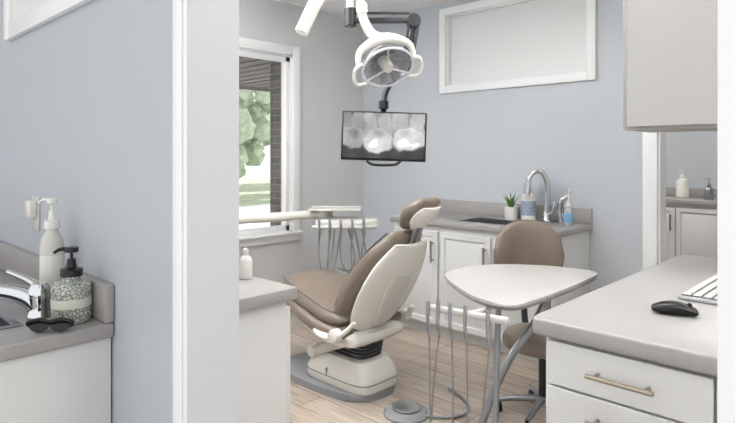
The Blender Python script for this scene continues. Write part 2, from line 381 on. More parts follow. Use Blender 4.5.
# ---------------------------------------------------------------- cabinets
def handle(name,parent,p,length,axis,m=M_hand,out=0.032,r=0.006):
    b=nb(); x,y,z=p; h=length/2
    if axis=='z': A,B=(x,y-out,z-h),(x,y-out,z+h); q=[(x,y,z-h*0.75),(x,y,z+h*0.75)]
    else: A,B=(x-h,y-out,z),(x+h,y-out,z); q=[(x-h*0.75,y,z),(x+h*0.75,y,z)]
    cyl(b,A,B,r,n=14,bev=0.0015)
    for c in q: cyl(b,c,(c[0],c[1]-out,c[2]),r*0.75,n=12)
    return obj(name,b,m,parent)
def cabinet(label,loc,w,dp,h,doors=(),drawers=(),rot=0.0,m=M_cab,toe=0.09,hm=M_hand,name='cabinet',cat='cabinet',closed_top=False):
    t=top(name,label,cat,loc,rot)
    b=nb(); k=0.018
    box(b,(0,0.0,toe),(k,dp,h),0.001); box(b,(w-k,0.0,toe),(w,dp,h),0.001); box(b,(k,dp-k,toe),(w-k,dp,h),0); box(b,(k,0,toe),(w-k,dp-k,toe+k),0)
    box(b,(k,0.002,toe),(w-k,0.012,h),0)
    if closed_top: box(b,(k,0.012,h-k),(w-k,dp-k,h),0)
    if toe>0: box(b,(0.0,0.06,0),(w,dp,toe),0)
    obj('body',b,m,t)
    for (x0,x1,z0,z1,hx,hz) in doors:
        b=nb(); panel(b,(x0,-0.02,z0),(x1,-0.0005,z1),0.055,0.010); d=obj('door',b,m,t)
        if hx is not None: handle('handle',d,(hx,-0.02,hz),0.16,'z',hm,r=0.008)
    for (x0,x1,z0,z1,hx,hz) in drawers:
        b=nb(); panel(b,(x0,-0.02,z0),(x1,-0.0005,z1),0.0); d=obj('drawer',b,m,t)
        if hx is not None: handle('handle',d,(hx,-0.02,hz),0.16,'x',hm,r=0.006)
    return t
ZB=0.87
W=1.34; q=0.447
cabinet('white painted base cabinet with three recessed panel doors',(-2.98,3.38,0),W,0.52,ZB-0.041,
  doors=[(0.012+q*i,q*(i+1)-0.012,0.1,0.785,[q-0.045,2*q-0.045,2*q+0.045][i],0.64) for i in range(3)])
def slab_hole(b,X0,X1,Y0,Y1,z0,z1,h,bev=0.006):
    hx0,hx1,hy0,hy1=h; t=nb()
    O=[(X0,Y0),(X1,Y0),(X1,Y1),(X0,Y1)]; I=[(hx0,hy0),(hx1,hy0),(hx1,hy1),(hx0,hy1)]
    V={}
    for nme,P in (('o',O),('i',I)):
        for zn,z in (('l',z0),('h',z1)): V[nme+zn]=[t.verts.new((x,y,z)) for x,y in P]
    for k in range(4):
        j=(k+1)%4
        t.faces.new((V['oh'][k],V['oh'][j],V['ih'][j],V['ih'][k])); t.faces.new((V['ol'][j],V['ol'][k],V['il'][k],V['il'][j]))
        t.faces.new((V['ol'][k],V['ol'][j],V['oh'][j],V['oh'][k])); t.faces.new((V['il'][j],V['il'][k],V['ih'][k],V['ih'][j]))
    oset=set(V['oh']+V['ol'])
    es=[e for e in t.edges if e.verts[0] in oset and e.verts[1] in oset]
    bmesh.ops.bevel(t,geom=es,offset=bev,segments=3,affect='EDGES',profile=0.5)
    merge(b,t)
def mv(b,off): bmesh.ops.translate(b,vec=-off,verts=b.verts)
wt=top('worktop','grey laminate worktop with backsplash and sink cut-out','countertop',(-2.31,3.6,ZB-0.04))
b=nb(); off=Vector((-2.31,3.6,ZB-0.04))
slab_hole(b,-3.0,-1.62,3.345,YB,ZB-0.04,ZB,(-2.42,-1.99,3.44,3.73)); mv(b,off); obj('slab',b,M_count,wt)
b=nb(); box(b,(-3.0,YB-0.022,ZB),(-1.62,YB,ZB+0.11),0.004); mv(b,off); obj('backsplash',b,M_count,wt)
def basin(name,label,x0,x1,y0,y1,zt,dep=0.16):
    b=nb(); k=0.004; g=0.001
    x0+=g;x1-=g;y0+=g;y1-=g
    box(b,(x0,y0,zt-dep),(x1,y1,zt-dep+k),0); box(b,(x0,y0,zt-dep),(x0+k,y1,zt),0); box(b,(x1-k,y0,zt-dep),(x1,y1,zt),0); box(b,(x0,y0,zt-dep),(x1,y0+k,zt),0); box(b,(x0,y1-k,zt-dep),(x1,y1,zt),0)
    r=0.018; zz=zt+0.0005
    box(b,(x0-r,y0-r,zz),(x0+k,y1+r,zz+0.003),0.001); box(b,(x1-k,y0-r,zz),(x1+r,y1+r,zz+0.003),0.001); box(b,(x0,y0-r,zz),(x1,y0+k,zz+0.003),0.001); box(b,(x0,y1-k,zz),(x1,y1+r,zz+0.003),0.001)
    cx,cy=(x0+x1)/2,(y0+y1)/2; cyl(b,(cx,cy,zt-dep+k),(cx,cy,zt-dep+k+0.004),0.035)
    o=Vector((cx,cy,zt)); mv(b,o)
    return obj(name,b,M_steel,label=label,cat='sink',loc=o)
basin('sink','stainless steel sink set in the grey worktop',-2.42,-1.99,3.44,3.73,ZB,dep=0.12)
cabinet('white base cabinet in the adjoining room',(-2.6,6.2,0),2.6,0.5,0.869,doors=[(0.004+0.43*i,0.43*(i+1)-0.004,0.1,0.83,0.43*i+0.39,0.68) for i in range(6)])
b=nb(); box(b,(-2.62,6.16,0.87),(0.05,6.75,0.91),0.005); box(b,(-2.62,6.73,0.91),(0.05,6.75,1.0),0.003); mv(b,Vector((-1.3,6.4,0.87)))
obj('worktop',b,M_count,label='grey laminate worktop in the adjoining room',cat='countertop',loc=(-1.3,6.4,0.87))
cabinet('white base cabinet behind the partition wall',(-1.52,1.18,0),1.36,0.45,0.869,rot=math.pi,
  doors=[(0.004+0.453*i,0.453*(i+1)-0.004,0.1,0.84,0.453*i+0.41,0.7) for i in range(3)])
b=nb(); box(b,(-2.9,0.728,0.87),(-1.49,1.205,0.91),0.006); box(b,(-2.9,0.726,0.91),(-1.49,0.747,1.0),0.003); mv(b,Vector((-2.2,1.0,0.87)))
obj('worktop',b,M_count,label='grey laminate worktop behind the partition wall',cat='countertop',loc=(-2.2,1.0,0.87))
cabinet('white base cabinet under the front sink counter',(-3.6,0.08,0),2.065,0.53,0.869,
  doors=[(0.004+0.41*i,0.41*(i+1)-0.004,0.1,0.84,0.41*i+0.37,0.7) for i in range(5)])
wt=top('worktop','grey laminate worktop with sink and backsplash','countertop',(-2.5,0.3,0.87)); off=Vector((-2.5,0.3,0.87))
b=nb(); slab_hole(b,-3.62,-1.52,0.04,PY0-0.001,0.87,0.91,(-2.16,-1.675,0.10,0.42),0.008); mv(b,off); obj('slab',b,M_count,wt)
b=nb(); box(b,(-3.62,PY0-0.026,0.91),(-1.52,PY0-0.001,1.01),0.006); mv(b,off); obj('backsplash',b,M_count,wt)
basin('sink','stainless steel sink basin in the front counter',-2.16,-1.675,0.10,0.42,0.91)

# desk with drawers
DY=1.45
zz=[(0.742,0.856),(0.630,0.736),(0.43,0.624),(0.12,0.424)]
cabinet('white drawer cabinet with long metal pulls',(-0.73,DY,0),1.05,1.31,0.864,
   drawers=[(0.014,0.404,z0,z1,0.21,(z0+z1)/2) for z0,z1 in zz]+[(0.410,1.036,z0,z1,0.72,(z0+z1)/2) for z0,z1 in zz],hm=M_brass,closed_top=True,name='drawer_cabinet')
b=nb(); pts=[(-0.765,1.45),(-0.757,1.428),(-0.735,1.42),(0.35,1.42),(0.35,2.79),(-0.735,2.79),(-0.765,2.76)]
pts=[(x+0.2,y-2.1) for x,y in pts]; prism(b,pts,0,0.045,0.008,3)
obj('desk_top',b,M_count,label='grey laminate desk top with rounded corners',cat='countertop',loc=(-0.2,2.1,0.865))
UX,UY,UZ=-0.86,2.37,1.45
t=top('wall_cabinet','taupe hanging cabinet with flat doors above the desk','cabinet',(UX,UY,UZ))
b=nb(); box(b,(0,0,0.0),(0.02,0.33,ZC-UZ),0.001); box(b,(1.18,0,0),(1.2,0.33,ZC-UZ),0.001); box(b,(0.02,0.31,0),(1.18,0.33,ZC-UZ),0); box(b,(0.02,0.0,0.0),(1.18,0.31,0.02),0); box(b,(0.02,0,ZC-UZ-0.03),(1.18,0.31,ZC-UZ),0)
obj('body',b,M_cabt,t)
for (x0,x1) in [(0.02,0.6),(0.606,1.18)]:
    b=nb(); panel(b,(x0,-0.02,0.012),(x1,-0.0005,ZC-UZ-0.01),0.0); obj('door',b,M_cabt,t)

# ---------------------------------------------------------------- desk items
t=top('computer_mouse','black computer mouse on the desk','mouse',(-0.486,1.725,0.911),rot=math.radians(20))
b=nb(); pad(b,[(-0.05,0.012,0.022,0.010),(-0.025,0.016,0.03,0.0155),(0.01,0.017,0.031,0.0165),(0.045,0.011,0.027,0.010)],e=2.4); obj('body',b,M_black,t)
b=nb(); cyl(b,(0.035,-0.004,0.027),(0.035,0.004,0.027),0.006,n=16); obj('scroll_wheel',b,M_dgrey,t)
t=top('keyboard','low grey computer keyboard on the desk','keyboard',(-0.453,2.13,0.911))
b=nb(); box(b,(-0.078,-0.225,0.0),(0.078,0.225,0.012),0.004); obj('body',b,M_key,t)
b=nb()
for i in range(5):
    for j in range(15):
        box(b,(-0.067+i*0.0275,-0.213+j*0.0288,0.0125),(-0.0455+i*0.0275,-0.191+j*0.0288,0.018),0.002,1)
obj('keys',b,M_white2,t)['kind']='stuff'
b=nb(); box(b,(-0.071,-0.218,0.0118),(0.069,0.218,0.0126),0); obj('key_well',b,M_dgrey,t)

# ---------------------------------------------------------------- front counter items
def pump_bottle(name,label,loc,r,h,neck,mb,mp,rot=0,lab=None,spout=0.045,k=1.0,lz=(0.2,0.7),sh=0.82):
    t=top(name,label,'soap dispenser',loc,rot)
    b=nb(); lathe(b,[(0,0),(r*0.9,0),(r,0.006),(r,h*sh),(r*0.85,h*(sh+0.11 if sh<0.86 else sh+0.07)),(neck,h),(neck,h+0.012),(0,h+0.012)],n=32); obj('bottle',b,mb,t)
    b=nb(); z=h+0.012
    lathe(b,[(0,0),(neck*1.25,0),(neck*1.25,0.018*k),(neck*0.6,0.022*k),(neck*0.45,0.045*k),(0.004,0.045*k),(0.004,0.062*k),(neck*0.8,0.063*k),(neck*0.8,0.075*k),(0,0.078*k)],c=(0,0,z),n=24)
    sweep(b,[(0,0,z+0.069*k),(-spout*0.6,0,z+0.071*k),(-spout,0,z+0.062*k)],[0.006,0.005,0.004],n=10)
    obj('pump',b,mp,t)
    if lab:
        b=nb(); lathe(b,[(r+0.0006,h*lz[0]),(r+0.0008,h*lz[0]),(r+0.0008,h*lz[1]),(r+0.0006,h*lz[1])],n=32); obj('label',b,lab,t)
    return t
pump_bottle('soap_dispenser','tall white pump bottle against the backsplash',(-1.812,0.552,0.911),0.032,0.215,0.017,M_white2,M_white,rot=math.radians(25),lab=M_white,spout=0.05,k=1.15)
pump_bottle('soap_dispenser','patterned glazed jar with pale label and black pump',(-1.612,0.538,0.911),0.048,0.108,0.022,M_pat,M_black,rot=math.radians(60),spout=0.042,lab=mat('label_cream',(205,204,192),0.4),lz=(0.38,0.60),sh=0.90)
t=top('eyeglasses','folded black safety glasses on the counter','glasses',(-1.545,0.466,0.913),rot=math.radians(48))
b=nb(); g=1.2
for s in (-1,1): lathe(b,[(0,-0.0015),(0.016*g,-0.0015),(0.018*g,0),(0.016*g,0.0015),(0,0.0015)],n=24,sx=1.15,sy=0.8,M=Matrix.Translation((s*0.021*g,0,0.017))@Matrix.Rotation(math.radians(62),4,'X'))
obj('lens',b,M_black,t)
b=nb(); sweep(b,[(-0.044*g,0,0.017),(-0.042*g,-0.003,0.026),(-0.02*g,-0.004,0.032),(0,-0.005,0.027),(0.02*g,-0.004,0.032),(0.042*g,-0.003,0.026),(0.044*g,0,0.017)],0.004,n=8)
sweep(b,[(-0.044*g,0.0,0.018),(-0.03*g,0.014,0.018),(0.035*g,0.018,0.010)],0.005,n=8,flat=1.4); sweep(b,[(0.044*g,0.0,0.018),(0.03*g,0.020,0.020),(-0.035*g,0.024,0.010)],0.005,n=8,flat=1.4); obj('frame',b,M_black,t)
t=top('faucet','chrome single-lever faucet at the front sink','faucet',(-1.722,0.492,0.911))
b=nb(); lathe(b,[(0,0),(0.031,0),(0.031,0.005),(0.028,0.010),(0.027,0.03),(0.027,0.055),(0.02,0.06),(0,0.061)],n=28); obj('base',b,M_chrome,t)
b=nb(); sweep(b,[(0,0,0.026),(-0.02,-0.018,0.050),(-0.06,-0.06,0.066),(-0.11,-0.12,0.070),(-0.135,-0.145,0.062),(-0.14,-0.15,0.036)],[0.027,0.026,0.022,0.019,0.018,0.017],n=18); obj('spout',b,M_chrome,t)
b=nb(); lathe(b,[(0,0.056),(0.026,0.056),(0.027,0.075),(0.019,0.090),(0,0.094)],n=24); sweep(b,[(0,0,0.082),(-0.03,-0.02,0.100),(-0.075,-0.055,0.120)],[0.014,0.011,0.009],n=12,flat=0.7); obj('lever',b,M_chrome,t)
t=top('power_outlet','white wall outlet with a plug-in adapter','outlet',(-2.177,PY0,1.15))
b=nb(); box(b,(-0.038,-0.006,-0.058),(0.038,-0.0002,0.058),0.003); obj('faceplate',b,M_white2,t)
b=nb(); box(b,(-0.028,-0.030,-0.012),(0.028,-0.006,0.045),0.005); obj('adapter',b,M_white,t)
t=top('bottle','small white squeeze bottle on the worktop','bottle',(-1.722,1.155,0.911))
b=nb(); lathe(b,[(0,0),(0.020,0),(0.023,0.004),(0.023,0.062),(0.018,0.076),(0.009,0.082),(0.009,0.086),(0,0.086)],n=28); obj('body',b,M_white,t)
b=nb(); lathe(b,[(0,0.084),(0.011,0.084),(0.010,0.100),(0.004,0.108),(0,0.109)],n=20); obj('cap',b,M_white2,t)

# ---------------------------------------------------------------- back counter items
t=top('potted_plant','small green aloe in a pale pot on the worktop','plant',(-2.19,3.80,ZB+0.001))
b=nb(); lathe(b,[(0,0),(0.045,0),(0.055,0.095),(0.05,0.095),(0.048,0.085),(0,0.085)],n=28); obj('pot',b,M_pot,t)
b=nb()
for k in range(22):
    a=k*2.4; l=random.uniform(0.06,0.12); s=0.2+0.7*(k/22)
    sweep(b,[(0.012*math.cos(a),0.012*math.sin(a),0.083),(0.03*s*1.2*math.cos(a),0.03*s*1.2*math.sin(a),0.085+l*0.55),(0.06*s*math.cos(a)*1.3,0.06*s*math.sin(a)*1.3,0.085+l)],[0.008,0.006,0.001],n=6,flat=0.5)
obj('leaves',b,M_leaf,t)
pump_bottle('soap_dispenser','white pump bottle with printed label on the worktop',(-2.045,3.79,ZB+0.001),0.052,0.21,0.018,M_white,M_white,lab=mat('label_grey_blue',(150,160,178),0.4,var=0.35,scale=60),spout=0.05)
t=top('faucet','brushed metal pull-down faucet at the back sink','faucet',(-1.915,3.815,ZB+0.001))
b=nb(); lathe(b,[(0,0),(0.036,0),(0.036,0.01),(0.027,0.02),(0.025,0.08),(0,0.08)],n=24); obj('base',b,M_chrome,t)
b=nb(); sweep(b,[(0,0,0.03),(0.01,0,0.16),(0.008,-0.01,0.28),(-0.02,-0.035,0.355),(-0.06,-0.075,0.355),(-0.088,-0.105,0.30)],[0.026,0.021,0.019,0.0185,0.018,0.018],n=16)
cyl(b,(-0.086,-0.103,0.31),(-0.095,-0.114,0.20),0.020,0.027); obj('spout',b,M_chrome,t)
b=nb(); sweep(b,[(0.01,0,0.055),(0.045,-0.01,0.07),(0.065,-0.02,0.11),(0.068,-0.02,0.155)],[0.016,0.012,0.010,0.006],n=12); obj('lever',b,M_chrome,t)
t=top('soap_faucet','curved metal soap tap beside the faucet','tap',(-1.80,3.82,ZB+0.001))
b=nb(); lathe(b,[(0,0),(0.024,0),(0.024,0.008),(0.014,0.014),(0,0.014)],n=20); obj('base',b,M_chrome,t)
b=nb(); sweep(b,[(0,0,0.01),(-0.01,-0.01,0.09),(0.01,-0.03,0.16),(0.05,-0.02,0.2),(0.06,-0.02,0.26)],[0.022,0.024,0.022,0.014,0.008],n=12); obj('spout',b,M_chrome,t)
t=pump_bottle('hand_sanitizer','clear sanitizer pump bottle with blue label',(-1.71,3.72,ZB+0.001),0.028,0.12,0.01,M_clear,M_white,lab=M_blue,spout=0.03)
pump_bottle('soap_dispenser','white dispenser bottle in the adjoining room',(-1.75,6.45,0.911),0.06,0.2,0.02,M_white,M_white)
pump_bottle('soap_dispenser','small metallic dispenser in the adjoining room',(-1.50,6.4,0.911),0.045,0.12,0.015,M_steel,M_steel)

# ---------------------------------------------------------------- dental chair
ch=top('dental_chair','reclined dental chair with taupe upholstery and white shell','dental chair',(-2.35,2.35,0),rot=math.pi)
b=nb(); prism(b,chaikin([(-0.20,0.17),(-0.22,-0.14),(0.05,-0.23),(0.55,-0.22),(0.60,0.0),(0.55,0.22),(0.05,0.23)],3),0.0,0.04,0.014)
obj('base_plate',b,M_grey,ch)
b=nb(); tower(b,[(0.04,0.06,0.26,0.165),(0.05,0.06,0.265,0.17),(0.10,0.058,0.26,0.168),(0.15,0.05,0.235,0.155),(0.18,0.045,0.205,0.14),(0.195,0.04,0.19,0.128),(0.20,0.04,0.16,0.10)],e=5.0); obj('base_cover',b,M_white,ch)
b=nb(); tower(b,[(0.085,0.058,0.2635,0.171),(0.090,0.058,0.2635,0.171)],e=5.0); box(b,(0.09,-0.1715,0.09),(0.096,0.1715,0.13),0.001); obj('cover_seam',b,M_grey,ch)
b=nb(); tower(b,[(0.195,0.03,0.14,0.09),(0.30,0.0,0.13,0.095),(0.37,-0.02,0.15,0.11)]); obj('column_cover',b,M_white2,ch)
b=nb()
for k in range(5): tower(b,[(0.204+0.020*k,0.027-0.005*k,0.146,0.098),(0.211+0.020*k,0.025-0.005*k,0.150,0.102),(0.218+0.020*k,0.023-0.005*k,0.146,0.098)])
obj('bellows',b,M_dgrey,ch)
for s in (-1,1):
    b=nb(); box(b,(-0.20,s*0.135-0.015,-0.032),(0.21,s*0.135+0.015,0.032),0.012,3,M=Matrix.Translation((0.06,0,0.265))@Matrix.Rotation(math.radians(24),4,'Y'))
    cyl(b,(-0.12,s*0.115,0.345),(-0.12,s*0.165,0.345),0.036,bev=0.005); cyl(b,(0.24,s*0.115,0.19),(0.24,s*0.165,0.19),0.036,bev=0.005)
    obj('lift_arm',b,M_white2,ch)
b=nb(); pad(b,[(0.38,0.42,0.20,0.03),(0.22,0.385,0.24,0.038),(0.05,0.345,0.255,0.044),(-0.13,0.335,0.225,0.042)],e=4); obj('seat_frame',b,M_white,ch)
SC=[(0.43,0.565,0.22,0.052),(0.30,0.538,0.25,0.060),(0.16,0.505,0.262,0.060),(0.02,0.468,0.265,0.056),(-0.06,0.455,0.25,0.046)]
b=nb(); pad(b,SC,e=2.8,dish=0.3); obj('seat_cushion',b,M_brown,ch)
b=nb(); pad(b,[(0.38,0.475,0.24,0.050),(0.22,0.435,0.278,0.056),(0.05,0.392,0.288,0.056),(-0.08,0.38,0.27,0.045)],e=3.2); obj('seat_bolster',b,M_brown,ch)
b=nb(); pad(b,[(0.52,0.52,0.20,0.045),(0.60,0.44,0.19,0.045),(0.66,0.34,0.17,0.04)],e=3.5); obj('leg_rest',b,M_brown,ch)
BC=[(-0.07,0.49,0.225,0.058),(-0.135,0.59,0.24,0.064),(-0.212,0.705,0.228,0.062),(-0.298,0.82,0.190,0.056),(-0.365,0.905,0.125,0.042)]
b=nb(); pad(b,BC,e=2.8,dish=-0.35); obj('back_cushion',b,M_brown,ch)
b=nb(); pad(b,[(-0.12,0.38,0.17,0.018),(-0.195,0.48,0.220,0.022),(-0.272,0.61,0.232,0.024),(-0.347,0.745,0.205,0.022),(-0.418,0.865,0.135,0.016)],e=3.0,dish=-1.5); obj('back_shell',b,M_white,ch)
b=nb(); pad(b,[(-0.165,0.40,0.055,0.012),(-0.225,0.475,0.085,0.013),(-0.292,0.59,0.10,0.013),(-0.35,0.70,0.075,0.010)],e=2.6,dish=-0.6); obj('shell_cover',b,M_white2,ch)
for s in (-1,1):
    b=nb(); P=[(x-0.008,s*(hw-0.002),z+0.038) for x,z,hw,ht in SC]; sweep(b,P,0.0045,n=8)
    P=[(x+0.042,s*(hw-0.016),z+0.03) for x,z,hw,ht in BC]; sweep(b,P,0.0045,n=8); obj('piping',b,M_brownd,ch)
b=nb(); box(b,(-0.012,-0.03,-0.12),(0.012,0.03,0.12),0.006,M=Matrix.Translation((-0.44,0,0.945))@Matrix.Rotation(math.radians(-25),4,'Y'))
cyl(b,(-0.482,-0.04,1.015),(-0.482,0.04,1.015),0.018,bev=0.003); obj('headrest_post',b,M_steel,ch)
b=nb(); pad(b,[(-0.405,0.99,0.085,0.038),(-0.435,1.025,0.115,0.050),(-0.475,1.062,0.117,0.050),(-0.512,1.093,0.09,0.038)],e=2.3,dish=-0.2); obj('headrest',b,M_brown,ch)
b=nb(); pad(b,[(-0.448,0.968,0.06,0.011),(-0.482,1.0,0.098,0.014),(-0.518,1.038,0.10,0.014),(-0.543,1.068,0.075,0.011)],e=2.3,dish=-1.0); obj('headrest_shell',b,M_white,ch)
for s in (-1,1):
    b=nb(); sweep(b,[(-0.21,s*0.24,0.465),(-0.15,s*0.268,0.40),(-0.08,s*0.285,0.37),(0.0,s*0.29,0.37),(0.06,s*0.285,0.385)],[0.016,0.024,0.028,0.024,0.012],n=16,flat=0.6)
    cyl(b,(-0.11,s*0.26,0.385),(-0.11,s*0.312,0.385),0.036,bev=0.006); cyl(b,(-0.11,s*0.312,0.385),(-0.11,s*0.316,0.385),0.018,bev=0.002)
    obj('arm_bracket',b,M_white,ch)

t=top('foot_control','grey round foot control disc on the floor','foot pedal',(-1.92,2.27,0.0))
b=nb(); lathe(b,[(0,0),(0.115,0),(0.118,0.012),(0.1,0.03),(0.0,0.036)],n=40); obj('base',b,M_grey,t)
b=nb(); lathe(b,[(0,0.034),(0.07,0.032),(0.075,0.042),(0.06,0.05),(0,0.053)],n=36); obj('pedal',b,M_steel,t)
b=nb(); sweep(b,[(0.10,0.03,0.015),(0.2,0.12,0.009),(0.22,0.25,0.009),(0.1,0.36,0.009),(-0.02,0.4,0.009)],0.008,n=10); obj('cord',b,M_grey,t)

# ---------------------------------------------------------------- monitor on ceiling arm
R2=YAW
mon=top('monitor','black monitor on an articulated ceiling arm showing an x-ray','monitor',(-2.262,2.473,1.46),rot=R2)
Mr=Matrix.Rotation(math.radians(1.8),4,'Y')
b=nb(); box(b,(-0.25,0.0,-0.145),(0.25,0.035,0.145),0.006,M=Mr); box(b,(-0.15,0.035,-0.09),(0.15,0.055,0.09),0.01,M=Mr); obj('housing',b,M_screenb,mon)
b=nb(); box(b,(-0.240,-0.0015,-0.130),(0.240,0.0,0.136),0,M=Mr); obj('screen',b,M_xray,mon)
b=nb(); sweep(b,[(-0.1,0.02,-0.145),(-0.07,0.0,-0.165),(0.0,-0.005,-0.17),(0.07,0.0,-0.165),(0.1,0.02,-0.145)],0.008,n=10); obj('handle',b,M_black,mon)
b=nb(); cyl(b,(0,0.05,0.0),(0,0.09,0.0),0.04,bev=0.003); sweep(b,[(0,0.09,0),(0,0.09,0.13),(0.0,0.07,0.19)],0.018,n=12)
cyl(b,(0,0.07,0.165),(0,0.07,0.215),0.03,bev=0.003); obj('mount',b,M_black,mon)
b=nb()
sweep(b,[(0.0,0.07,0.2),(0.015,0.07,0.27),(0.07,0.07,0.36),(0.125,0.07,0.42)],0.018,n=10)
for dx in (0.0,0.055):
    for dy in (0.045,0.095): box(b,(-0.008,dy-0.005,0),(0.008,dy+0.005,0.27),0.003,M=Matrix.Translation((0.11+dx,0,0.42))@Matrix.Rotation(math.radians(10),4,'Y'))
cyl(b,(0.14,0.07,0.44),(0.18,0.07,0.66),0.014); cyl(b,(0.15,0.07,0.50),(0.17,0.07,0.60),0.021,bev=0.003)
cyl(b,(0.18,0.02,0.69),(0.18,0.12,0.69),0.040,bev=0.004); cyl(b,(0.135,0.02,0.42),(0.135,0.12,0.42),0.036,bev=0.004)
cyl(b,(0.18,0.012,0.69),(0.18,0.02,0.69),0.018); cyl(b,(0.135,0.012,0.42),(0.135,0.02,0.42),0.016)
box(b,(-0.2,0.045,0.682),(0.18,0.095,0.710),0.006); box(b,(-0.2,0.055,0.735),(0.16,0.085,0.748),0.003)
cyl(b,(-0.2,0.07,0.66),(-0.2,0.07,0.77),0.036,bev=0.004)
obj('arm',b,M_dgrey,mon)
b=nb(); cyl(b,(-0.2,0.07,0.77),(-0.2,0.07,ZC-1.46-0.02),0.025); cyl(b,(-0.2,0.07,ZC-1.46-0.03),(-0.2,0.07,ZC-1.46),0.07,bev=0.004); obj('ceiling_post',b,M_white,mon)

# ---------------------------------------------------------------- dental light (opening faces down and outward)
lt=top('dental_light','white ceiling-hung operatory light with faceted open reflector','dental light',(-2.08,2.26,1.86),rot=R2)
def tiltM(p,ax,ay): return Matrix.Translation(p)@Matrix.Rotation(math.radians(ax),4,'X')@Matrix.Rotation(math.radians(ay),4,'Y')
TM=tiltM((0.025,0,-0.03),-50,-18)
b=nb()
t_=nb(); NB=10; SY=0.82
pr=[(0.035,0.062),(0.07,0.056),(0.10,0.036),(0.135,-0.012)]
for k in range(NB):
    a0=2*math.pi*(k+0.02)/NB; a1=2*math.pi*(k+0.98)/NB
    L0=[t_.verts.new((r*math.cos(a0),r*SY*math.sin(a0),z)) for r,z in pr]; L1=[t_.verts.new((r*math.cos(a1),r*SY*math.sin(a1),z)) for r,z in pr]
    for i in range(3): t_.faces.new((L0[i],L0[i+1],L1[i+1],L1[i]))
g_=t_.faces[:]; bmesh.ops.solidify(t_,geom=g_,thickness=0.003)
merge(b,t_,TM); obj('reflector',b,M_refl,lt,ang=8)
b=nb()
for rr,zz_ in ((0.142,-0.02),(0.103,0.044),(0.05,0.07)):
    P=[TM@Vector((rr*math.cos(a),rr*SY*math.sin(a),zz_)) for a in [2*math.pi*k/40 for k in range(41)]]
    sweep(b,P,0.0075 if rr>0.14 else 0.0035,n=8,smooth=False)
obj('rim',b,M_glassw,lt)
b=nb(); lathe(b,[(0,-0.03),(0.026,-0.03),(0.032,-0.01),(0.032,0.06),(0,0.07)],n=24,M=TM)
for k in range(3):
    a=k*2.094+0.5; sweep(b,[TM@Vector((0,0,-0.025)),TM@Vector((0.14*math.cos(a),0.14*SY*math.sin(a),-0.022))],0.0045,n=8)
obj('bulb_cover',b,M_white2,lt)
b=nb(); lathe(b,[(0,0.066),(0.055,0.066),(0.09,0.055),(0.094,0.066),(0.07,0.10),(0.03,0.115),(0,0.118)],n=36,M=TM); obj('housing',b,M_white,lt)
b=nb(); sweep(b,[TM@Vector((-0.158,-0.01,0.0)),TM@Vector((-0.135,-0.09,0.04)),TM@Vector((0,-0.135,0.06)),TM@Vector((0.135,-0.09,0.04)),TM@Vector((0.158,-0.01,0.0))],[0.012,0.020,0.030,0.020,0.012],n=12,flat=1.0)
sweep(b,[TM@Vector((0,-0.135,0.06)),TM@Vector((0,-0.09,0.10)),TM@Vector((0,0,0.10))],0.018,n=10); obj('yoke',b,M_white,lt)
for s in (-1,1):
    b=nb(); sweep(b,[TM@Vector((s*0.14,-0.04,-0.01)),TM@Vector((s*0.178,-0.03,-0.02)),TM@Vector((s*0.192,0.02,-0.025)),TM@Vector((s*0.175,0.07,-0.025)),TM@Vector((s*0.12,0.075,-0.02))],0.010,n=10); obj('grip',b,M_white,lt)
b=nb(); sweep(b,[TM@Vector((0,-0.13,0.065)),(-0.06,0.10,0.17),(-0.11,0.06,0.27),(-0.115,0.03,0.42)],[0.028,0.028,0.025,0.022],n=14); cyl(b,(-0.106,0.06,0.27),(-0.113,0.047,0.32),0.032,bev=0.004); obj('arm',b,M_white,lt)
b=nb(); cyl(b,(-0.115,0.03,0.42),(-0.115,0.03,0.50),0.035,bev=0.004); sweep(b,[(-0.115,0.03,0.48),(-0.2,0.0,0.47),(-0.32,-0.08,0.34),(-0.42,-0.14,0.12)],[0.034,0.034,0.036,0.034],n=18)
obj('balance_arm',b,M_white,lt)
b=nb(); cyl(b,(-0.115,0.03,0.5),(-0.115,0.03,ZC-1.86),0.03); cyl(b,(-0.115,0.03,ZC-1.86-0.03),(-0.115,0.03,ZC-1.86),0.09,bev=0.004); obj('ceiling_post',b,M_white,lt)

# ---------------------------------------------------------------- mobile cart
ct=top('mobile_cart','mobile dental cart with rounded pale grey top and hanging instruments','cart',(-1.25,2.2,0))
pts=[(-1.60,2.17),(-1.54,2.09),(-1.30,1.905),(-1.17,1.855),(-1.09,1.85),(-1.05,1.90),(-1.045,2.30),(-1.065,2.60),(-1.08,2.67),(-1.13,2.70),(-1.36,2.66),(-1.56,2.50),(-1.62,2.33)]
pts=chaikin([(x+1.25,y-2.2) for x,y in pts],2)
b=nb(); prism(b,pts,0.788,0.80,0.003); obj('tabletop',b,M_table,ct)
sp=[(x*0.985,y*0.985) for x,y in pts]
b=nb(); prism(b,sp,0.776,0.788,0.003); obj('underframe',b,M_tedge,ct)
b=nb(); box(b,(-0.155,-0.013,-0.013),(0.17,0.013,0.013),0.010,3,M=Matrix.Translation((0.05,-0.45,0.768))@Matrix.Rotation(math.radians(9),4,'Z'))
sweep(b,[(0.05,-0.44,0.762),(0.06,-0.36,0.762),(0.08,-0.22,0.764)],0.010,n=10); obj('instrument_holder',b,M_white2,ct)
hx=[(-0.09,0.02,0.035,0.0),(-0.05,-0.016,-0.02,0.02),(0.0,0.022,0.01,0.01),(0.06,0.02,0.03,0.01),(0.15,-0.015,-0.04,0.0)]
